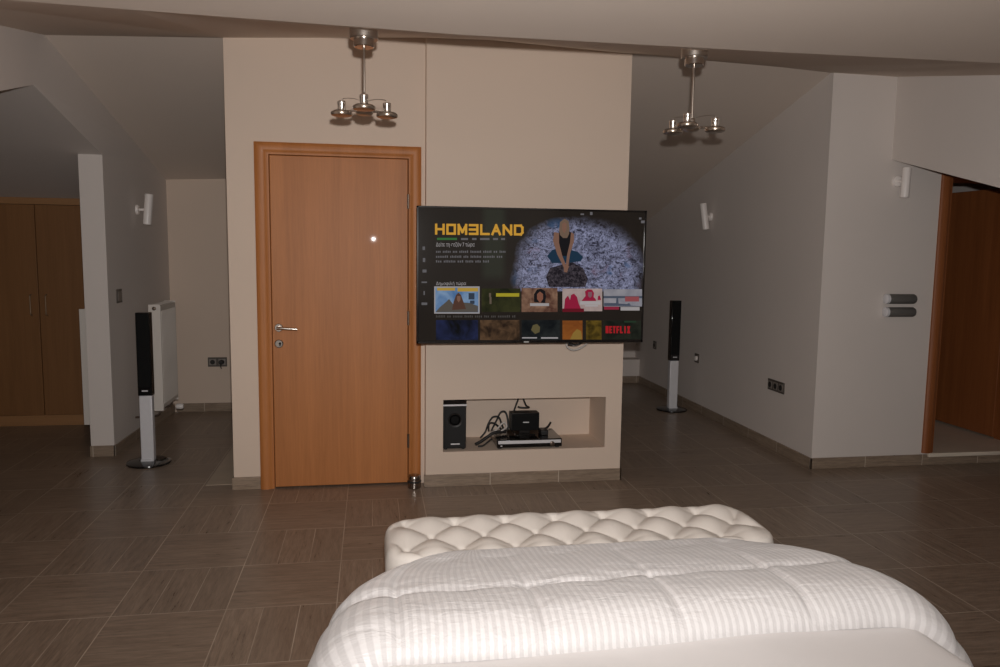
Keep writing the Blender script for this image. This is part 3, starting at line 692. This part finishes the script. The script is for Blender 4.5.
# ================================================================== NICHE EQUIPMENT
NZ = .222
sb = thing('subwoofer', 'tall black subwoofer in the left end of the niche', 'subwoofer', (.515, 4.93, NZ))
MB().box(.443, .590, 4.80, 5.08, NZ+.008, .545).build('cabinet', M['black'], sb, bevel=.004)
g = MB().box(.450, .584, 4.787, 4.802, NZ+.015, .503).build('front_grille', M['greygrille'], sb, bevel=.003)
MB().box(.441, .592, 4.786, 4.802, .508, .519).build('silver_trim', M['silver'], sb, bevel=.002)
MB().box(.443, .590, 4.788, 4.802, .521, .545).build('top_panel', M['gloss_black'], sb, bevel=.002)
MB().lathe([(.046, 0), (.045, .005), (.039, .003), (.030, -.004), (.012, -.008)], (.517, 4.787, .418), (0,-1,0), 36).build('port_ring', M['black'], g, smooth=40)
MB().lathe([(.033, .0), (.026, .004), (.010, .006)], (.517, 4.790, .418), (0,-1,0), 28).build('port_cone', M['grille'], g, smooth=60)
MB().box(.490, .548, 4.7855, 4.788, .258, .266).build('badge', M['silver'], g, bevel=.001)
for x in (.46, .574):
    for y in (4.82, 5.05): MB().lathe([(.012, 0), (.011, .009)], (x, y, NZ), n=14).build('foot', M['rubber'], sb)

dv = thing('disc_player', 'flat black disc player with silver front on the niche floor', 'disc player', (1.0, 4.92, NZ))
MB().box(.787, 1.217, 4.775, 5.06, NZ+.008, .284).build('case', M['gloss_black'], dv, bevel=.004)
MB().box(.795, 1.209, 4.769, 4.777, .256, .277).build('silver_fascia', M['silver'], dv, bevel=.002)
MB().lathe([(.016, 0), (.016, .010), (.013, .012)], (1.150, 4.774, .252), (0,-1,0), 28).build('volume_knob', M['darkmetal'], dv, smooth=40)
MB().box(.81, .822, 4.772, 4.776, .240, .246).build('power_button', M['silver'], dv)
for x in (.81, 1.19):
    for y in (4.80, 5.03): MB().lathe([(.014, 0), (.013, .009)], (x, y, NZ), n=14).build('foot', M['rubber'], dv)

cs = thing('centre_speaker', 'small black box speaker standing on the disc player', 'speaker', (.995, 4.92, .284))
MB().box(.900, 1.090, 4.895, 4.985, .312, .430).build('cabinet', M['black'], cs, bevel=.004)
gr = MB().box(.905, 1.085, 4.886, 4.897, .316, .426).build('grille', M['grille'], cs, bevel=.003)
MB().box(.978, 1.018, 4.8845, 4.887, .366, .373).build('badge', M['silver'], gr, bevel=.001)
MB().box(.93, 1.06, 4.87, 4.97, .2842, .290).box(.96, 1.03, 4.91, 4.95, .29, .314).build('stand', M['gloss_black'], cs, bevel=.002)

rm = thing('remote_control', 'small black device lying on the right end of the disc player', 'remote control', (1.115, 4.90, .284))
MB().box(1.095, 1.145, 4.86, 4.95, .2842, .318).build('body', M['black'], rm, bevel=.005)
MB().tube(bez([(1.13, 4.90, .318), (1.155, 4.91, .335), (1.175, 4.93, .355)], 4), .007, 10).build('antenna', M['black'], rm, smooth=50)

r = random.Random(3)
cabs = [('black cable looping highest behind the small centre speaker', [(.93,5.0,.40),(.955,5.02,.46),(.985,5.05,.52),(1.0,5.07,.545),(1.01,5.06,.50),(1.025,5.03,.455),(1.04,5.0,.445),(.99,5.0,.445),(.965,5.01,.45)], .006, 'cable_black'),
        ('black cable looped beside the left of the disc player', [(.70,4.93,.262),(.735,4.94,.30),(.755,4.94,.355),(.785,4.95,.395),(.825,4.95,.395),(.845,4.95,.35),(.86,4.95,.30),(.80,4.95,.352),(.762,4.95,.350),(.76,4.95,.30)], .006, 'cable_black'),
        ('black cable arching against the left side of the centre speaker', [(.78,4.97,.30),(.815,4.97,.37),(.84,4.97,.42),(.872,4.97,.425),(.888,4.96,.38),(.890,4.95,.32),(.87,4.94,.296)], .006, 'cable_black'),
        ('thick black cables lying over the niche floor left of the disc player', [(.66,4.87,.234),(.70,4.88,.252),(.74,4.89,.276),(.79,4.90,.302),(.87,4.92,.302)], .011, 'cable_black'),
        ('thin black cable trailing in front of the thick one on the niche floor', [(.672,4.84,.229),(.705,4.84,.232),(.735,4.85,.250),(.752,4.855,.262),(.768,4.86,.272)], .006, 'cable_black'),
        ('pale cable tangled among the black cables in the niche', [(.77,4.93,.292),(.81,4.93,.315),(.835,4.93,.345),(.86,4.93,.362),(.875,4.92,.335),(.84,4.91,.312),(.82,4.91,.296)], .006, 'cable_white')]
for lb, pts, rad, mt in cabs:
    tag(MB().tube(bez(pts, 6), rad, 8).build('cable', M[mt], loc=pts[0], smooth=60), lb, 'cable', 'cables in the niche')

# ================================================================== BED
BX0, BX1, BY0, BY1, BZ = -.045, 1.462, .38, 2.37, .512
bed = thing('bed', 'double bed under the white sheet and striped quilt', 'bed', ((BX0+BX1)/2, (BY0+BY1)/2, 0))
MB().box(BX0+.01, BX1-.01, BY0+.01, BY1-.16, .11, .29).build('bed_base', M['leather'], bed, bevel=.02, seg=3)
for x in (BX0+.1, BX1-.1):
    for y in (BY0+.1, BY1-.24): MB().lathe([(.022, 0), (.026, .115)], (x, y, 0), n=18).build('leg', M['darkbeech'], bed, smooth=40)
RF = .36                                             # the foot corners of the mattress are well rounded
def foot(y, end, rad):
    q = (y-(end-rad))/rad
    return 1.0 if q <= 0 else math.sqrt(max(0.0, 1-min(q, 1)**2))
_pl = [(BX0, BY0)]+[(BX0+RF-RF*math.cos(a), BY1-RF+RF*math.sin(a)) for a in [PI/2*k/12 for k in range(13)]]+[(BX1-RF+RF*math.sin(a), BY1-RF+RF*math.cos(a)) for a in [PI/2*k/12 for k in range(13)]]+[(BX1, BY0)]
MB().prism(_pl, 'z', .288, BZ-.006).build('mattress', M['sheet'], bed, bevel=.05, seg=5)
# fitted sheet: closed skin following the mattress
def rounded_path(hw, top, rad, bottom, n=7):
    """half-widths path x(s), z(s) left bottom -> over the top -> right bottom, with arc length"""
    P = [(-hw, bottom)]
    for k in range(6): P.append((-hw, bottom+(top-rad-bottom)*(k+1)/6))
    for k in range(1, n+1):
        a = PI-(PI/2)*k/n; P.append((-hw+rad+rad*math.cos(a), top-rad+rad*math.sin(a)))
    N = 40
    for k in range(1, N+1): P.append((-hw+rad+(2*hw-2*rad)*k/N, top))
    for k in range(1, n+1):
        a = PI/2-(PI/2)*k/n; P.append((hw-rad+rad*math.cos(a), top-rad+rad*math.sin(a)))
    for k in range(6): P.append((hw, top-rad-(top-rad-bottom)*(k+1)/6))
    return P
bxc = (BX0+BX1)/2; hw = (BX1-BX0)/2
m = MB(); path = rounded_path(hw+.006, BZ, .07, .30); ny = 60; n = len(path)
for j in range(ny+1):
    y = BY0-.006+(BY1-BY0+.012)*(1-(1-j/ny)**1.6); cf = max(.02, foot(y, BY1+.006, RF))
    for i, (px, pz) in enumerate(path):
        wv = .004*math.sin(px*9+y*5)*math.sin(y*7-px*3) if pz > BZ-.02 else 0
        pe = px if abs(px) < hw-RF else math.copysign(hw-RF+(abs(px)-hw+RF)*cf, px)
        m.v.append((bxc+pe, y, pz+wv))
for j in range(ny):
    for i in range(n-1): m.f.append((j*n+i, j*n+i+1, (j+1)*n+i+1, (j+1)*n+i))
m.f.append(tuple(range(n))); m.f.append(tuple(ny*n+i for i in range(n))[::-1])
sh = m.build('bed_sheet', M['sheet'], loc=(bxc, BY0, .3), smooth=60)
sm = sh.modifiers.new('Solidify', 'SOLIDIFY'); sm.thickness = .003; sm.offset = 1
tag(sh, 'smooth white sheet spread over the bed in front of the striped quilt', 'bed sheet')

# folded quilt over the foot of the bed
def quilt():
    m = MB(); m.uv = []
    rad = .10; top = BZ+.002; bot = .10
    path = []
    hwq = hw+.020
    # arc-length resampled centre path
    dense = rounded_path(hwq, top, rad, bot, 14)
    L = [0]
    for a, b in zip(dense, dense[1:]): L.append(L[-1]+math.hypot(b[0]-a[0], b[1]-a[1]))
    tot = L[-1]; NS = 300
    def at(s):
        s = min(max(s, 0), tot)
        for i in range(len(L)-1):
            if L[i+1] >= s: break
        f = (s-L[i])/(L[i+1]-L[i]); a, b = dense[i], dense[i+1]
        return (a[0]+(b[0]-a[0])*f, a[1]+(b[1]-a[1])*f), (a, b)
    rows = []
    NT_ = 64
    Y0, YS, Y1 = 1.750, 2.030, 2.425
    for si in range(NS+1):
        s = tot*si/NS; (px, pz), (a, b) = at(s)
        (q0, _), (q1, _) = at(s-.03), at(s+.03)
        tx, tz = q1[0]-q0[0], q1[1]-q0[1]; l = math.hypot(tx, tz); nx, nz = -tz/l, tx/l
        sc = s-tot/2                                   # signed arc length from the middle
        cross = abs(math.sin(PI*(sc+.288)/.362))
        e = max(0, abs(px)-.42)/.35; e = min(e, 1.0)
        y1 = Y1; RQ = .40
        e2 = min(1, max(0, abs(sc)-.62)/.36)
        y0 = Y0+.010*math.sin(sc*4.1)-.30*e2*e2
        for ti in range(NT_+1):
            tt = ti/NT_
            if tt < .8:                                 # upper skin
                f = tt/.8
                y = y0+(y1-y0)*(1-math.cos(PI*f))/2*.5+(y1-y0)*f*.5
                g = (y-y0)/(y1-y0)
                edge = (max(0, 1-(1-min(g/.20, 1))**2.2)**.5)*(max(0, 1-(1-min((1-g)/.36, 1))**2.4)**.5)
                ys = YS+.02*math.sin(sc*2.2)
                if y < ys: q = math.sin(PI*(.30+.70*(y-y0)/(ys-y0)))
                else: q = math.sin(PI*min(1, (y-ys)/(.31))) if y < ys+.31 else math.sin(PI*min(1, (y-ys-.31)/.3))
                q = abs(q)
                puff = (min(1, q*1.0)**.5)*(.72+.28*min(1, cross*1.15)**.4)
                wr = .004*math.sin(sc*31+y*9+math.sin(y*23)*1.4)*min(1, g*2.0)+.0045*math.sin(y*88+math.sin(sc*9)*2.2+sc*6)*max(0, math.sin(PI*min(1, max(0, (g-.30)/.35))))*(.5+.5*math.sin(sc*7.3+1))
                h = edge*(((.050+.036*puff) if y < ys else (.050+.024*puff)*(1-.88*max(0, (y-ys)/(y1-ys))**.8))+wr*(1.2-puff))
                gd = ((sc+.288)/.362) % 1.0; gd = min(gd, 1-gd)*.362
                h -= edge*(.007*math.exp(-(gd/.012)**2)+.008*math.exp(-((y-ys)/.012)**2))*(1-.6*max(0, (y-ys)/(y1-ys)))
                h = max(h, 0); h *= 1+.35*min(1, max(0, (top-pz)/rad))
            else:                                       # under skin back to the front edge
                f = (tt-.8)/.2; y = y1+(y0-y1)*f; h = .004*0
                h = 0
            X_ = px+nx*h; cf = max(.05, foot(y, Y1+.012, RQ))
            if abs(X_) > hwq-RQ: X_ = math.copysign(hwq-RQ+(abs(X_)-hwq+RQ)*cf, X_)
            m.v.append((bxc+X_, y, pz+nz*h)); m.uv.append((sc, y))
    n = NT_+1
    for i in range(NS):
        for j in range(NT_): m.f.append((i*n+j, (i+1)*n+j, (i+1)*n+j+1, i*n+j+1))
        m.f.append((i*n+NT_, (i+1)*n+NT_, (i+1)*n, i*n))
    m.f.append(tuple(range(n))); m.f.append(tuple(NS*n+j for j in range(n))[::-1])
    o = m.build('quilt', M['quilt'], loc=(bxc, 2.1, .52), smooth=80)
    return tag(o, 'thick white striped quilt folded across the foot of the bed', 'quilt')
quilt()

# ================================================================== TUFTED BENCH
PX0, PX1, PY0, PY1, PZ = .040, 1.478, 2.485, 2.890, .487
bn = thing('bench', 'cream deep-buttoned bench standing at the foot of the bed', 'bench', ((PX0+PX1)/2, (PY0+PY1)/2, 0))
def tuft_top():
    m = MB(); NX, NYY = 260, 100; R_ = .060
    cx, cy = (PX0+PX1)/2, (PY0+PY1)/2; hx, hy = (PX1-PX0)/2, (PY1-PY0)/2
    bd = .194; rp = .125; by = 2.70; bx = .402
    for j in range(NYY+1):
        for i in range(NX+1):
            # grid denser towards the rim; the rim rolls over and down the sides
            u = i/NX*2-1; w = j/NYY*2-1
            x = cx+hx*u; y = cy+hy*w
            du = hx-abs(x-cx); dw = hy-abs(y-cy)
            RC = .11
            if du < RC and dw < RC:
                va, vb = RC-du, RC-dw; l = math.hypot(va, vb)
                if l > 1e-9:
                    k_ = max(va, vb)/l; va2, vb2 = va*k_, vb*k_
                    x = cx+math.copysign(hx-RC+va2, x-cx); y = cy+math.copysign(hy-RC+vb2, y-cy)
                d = RC-max(va, vb)
            else: d = min(du, dw)
            roll = 1-math.sqrt(max(0, 1-(1-min(d/R_, 1))**2)) if d < R_ else 0
            a = ((x-bx)/bd+(y-by)/(2*rp)); b = ((x-bx)/bd-(y-by)/(2*rp))
            p = (abs(math.sin(PI*a))*abs(math.sin(PI*b)))**.8
            rim = min(1, max(0, (d-.012)/.060))
            dep = .031*(1-p)*rim
            ia, ib = round(a), round(b); dd = math.hypot((a-ia), (b-ib)); dep += .010*math.exp(-(dd/.10)**2)*rim
            m.v.append((x, y, PZ-R_*1.0*roll-dep))
    n = NX+1
    for j in range(NYY):
        for i in range(NX): m.f.append((j*n+i, j*n+i+1, (j+1)*n+i+1, (j+1)*n+i))
    # skirt to the cushion's lower edge
    ring = [i for i in range(n)]+[j*n+NX for j in range(1, NYY+1)]+[NYY*n+i for i in range(NX-1, -1, -1)]+[j*n for j in range(NYY-1, 0, -1)]
    k = len(m.v)
    for q in ring:
        x, y, z = m.v[q]; m.v.append((x, y, .36))
    for a in range(len(ring)):
        b2 = (a+1) % len(ring); m.f.append((ring[a], ring[b2], k+b2, k+a))
    m.f.append(tuple(range(k, k+len(ring))))
    return m
tp = tuft_top().build('tufted_top', M['leather'], bn, smooth=70)
m = MB(); bd = .194; rp = .125
for jj in range(-2, 3):
    for ii in range(-3, 8):
        x = .402+bd*ii+(bd/2 if jj % 2 else 0); y = 2.70+rp*jj
        if PX0+.07 < x < PX1-.07 and PY0+.06 < y < PY1-.05:
            MB().lathe([(.013, -.004), (.012, .002), (.006, .005), (.001, .0055)], (x, y, PZ-.043), n=16).build('button', M['leather'], tp, smooth=60)
MB().box(PX0+.006, PX1-.006, PY0+.006, PY1-.006, .10, .362).build('bench_body', M['leather'], bn, bevel=.015, seg=3)
for x in (PX0+.07, PX1-.07):
    for y in (PY0+.06, PY1-.06): MB().lathe([(.018, 0), (.024, .102)], (x, y, 0), n=16).build('leg', M['darkbeech'], bn, smooth=40)

# ================================================================== LIGHT
def lamp(name, kind, loc, energy, col, **kw):
    l = bpy.data.lights.new(name, kind); l.energy = energy; l.color = col
    for k, v in kw.items(): setattr(l, k, v)
    o = bpy.data.objects.new(name, l); COL.objects.link(o); o.location = loc; return o
# the photographer's flash just above the lens
fl_ = lamp('camera_flash', 'SPOT', (.02, -.02, 1.612), 350, (1.0, .972, .95), spot_size=math.radians(92), spot_blend=1.0, shadow_soft_size=.018)
FL_UP = math.radians(.5)          # the flash head is tipped up a little, so the bed just below it gets less of the beam
_f = Vector((math.sin(YAW)*math.cos(FL_UP), math.cos(YAW)*math.cos(FL_UP), math.sin(FL_UP))); _ru = _r.cross(_f)
fl_.rotation_euler = Matrix((_r, _ru, -_f)).transposed().to_euler()
fl_.scale = (1.9, 1.0, 1.0)
# added soft fill behind the bed for ambient light; no window is built there
wl = lamp('fill_light', 'AREA', (.8, -2.9, 1.45), 9, (1.0, .90, .82), shape='RECTANGLE', size=4.0, size_y=1.5)
wl.rotation_euler = (PI/2, 0, 0)
w = bpy.data.worlds.new('World'); SC.world = w; w.use_nodes = True
w.node_tree.nodes['Background'].inputs[0].default_value = (.5, .45, .4, 1); w.node_tree.nodes['Background'].inputs[1].default_value = .02

# ================================================================== CAMERA
cam = bpy.data.cameras.new('camera'); cam.sensor_width = 36; cam.lens = FPX/1000*36; cam.clip_start = .02
co = bpy.data.objects.new('camera', cam); COL.objects.link(co); co.location = (0, 0, CAMH)
co.rotation_euler = Matrix((RIGHT, UP, -FWD)).transposed().to_euler()
SC.camera = co
SC.view_settings.view_transform = 'Standard'; SC.view_settings.look = 'None'; SC.view_settings.gamma = 1; SC.view_settings.exposure = 0
SC.view_settings.use_curve_mapping = False
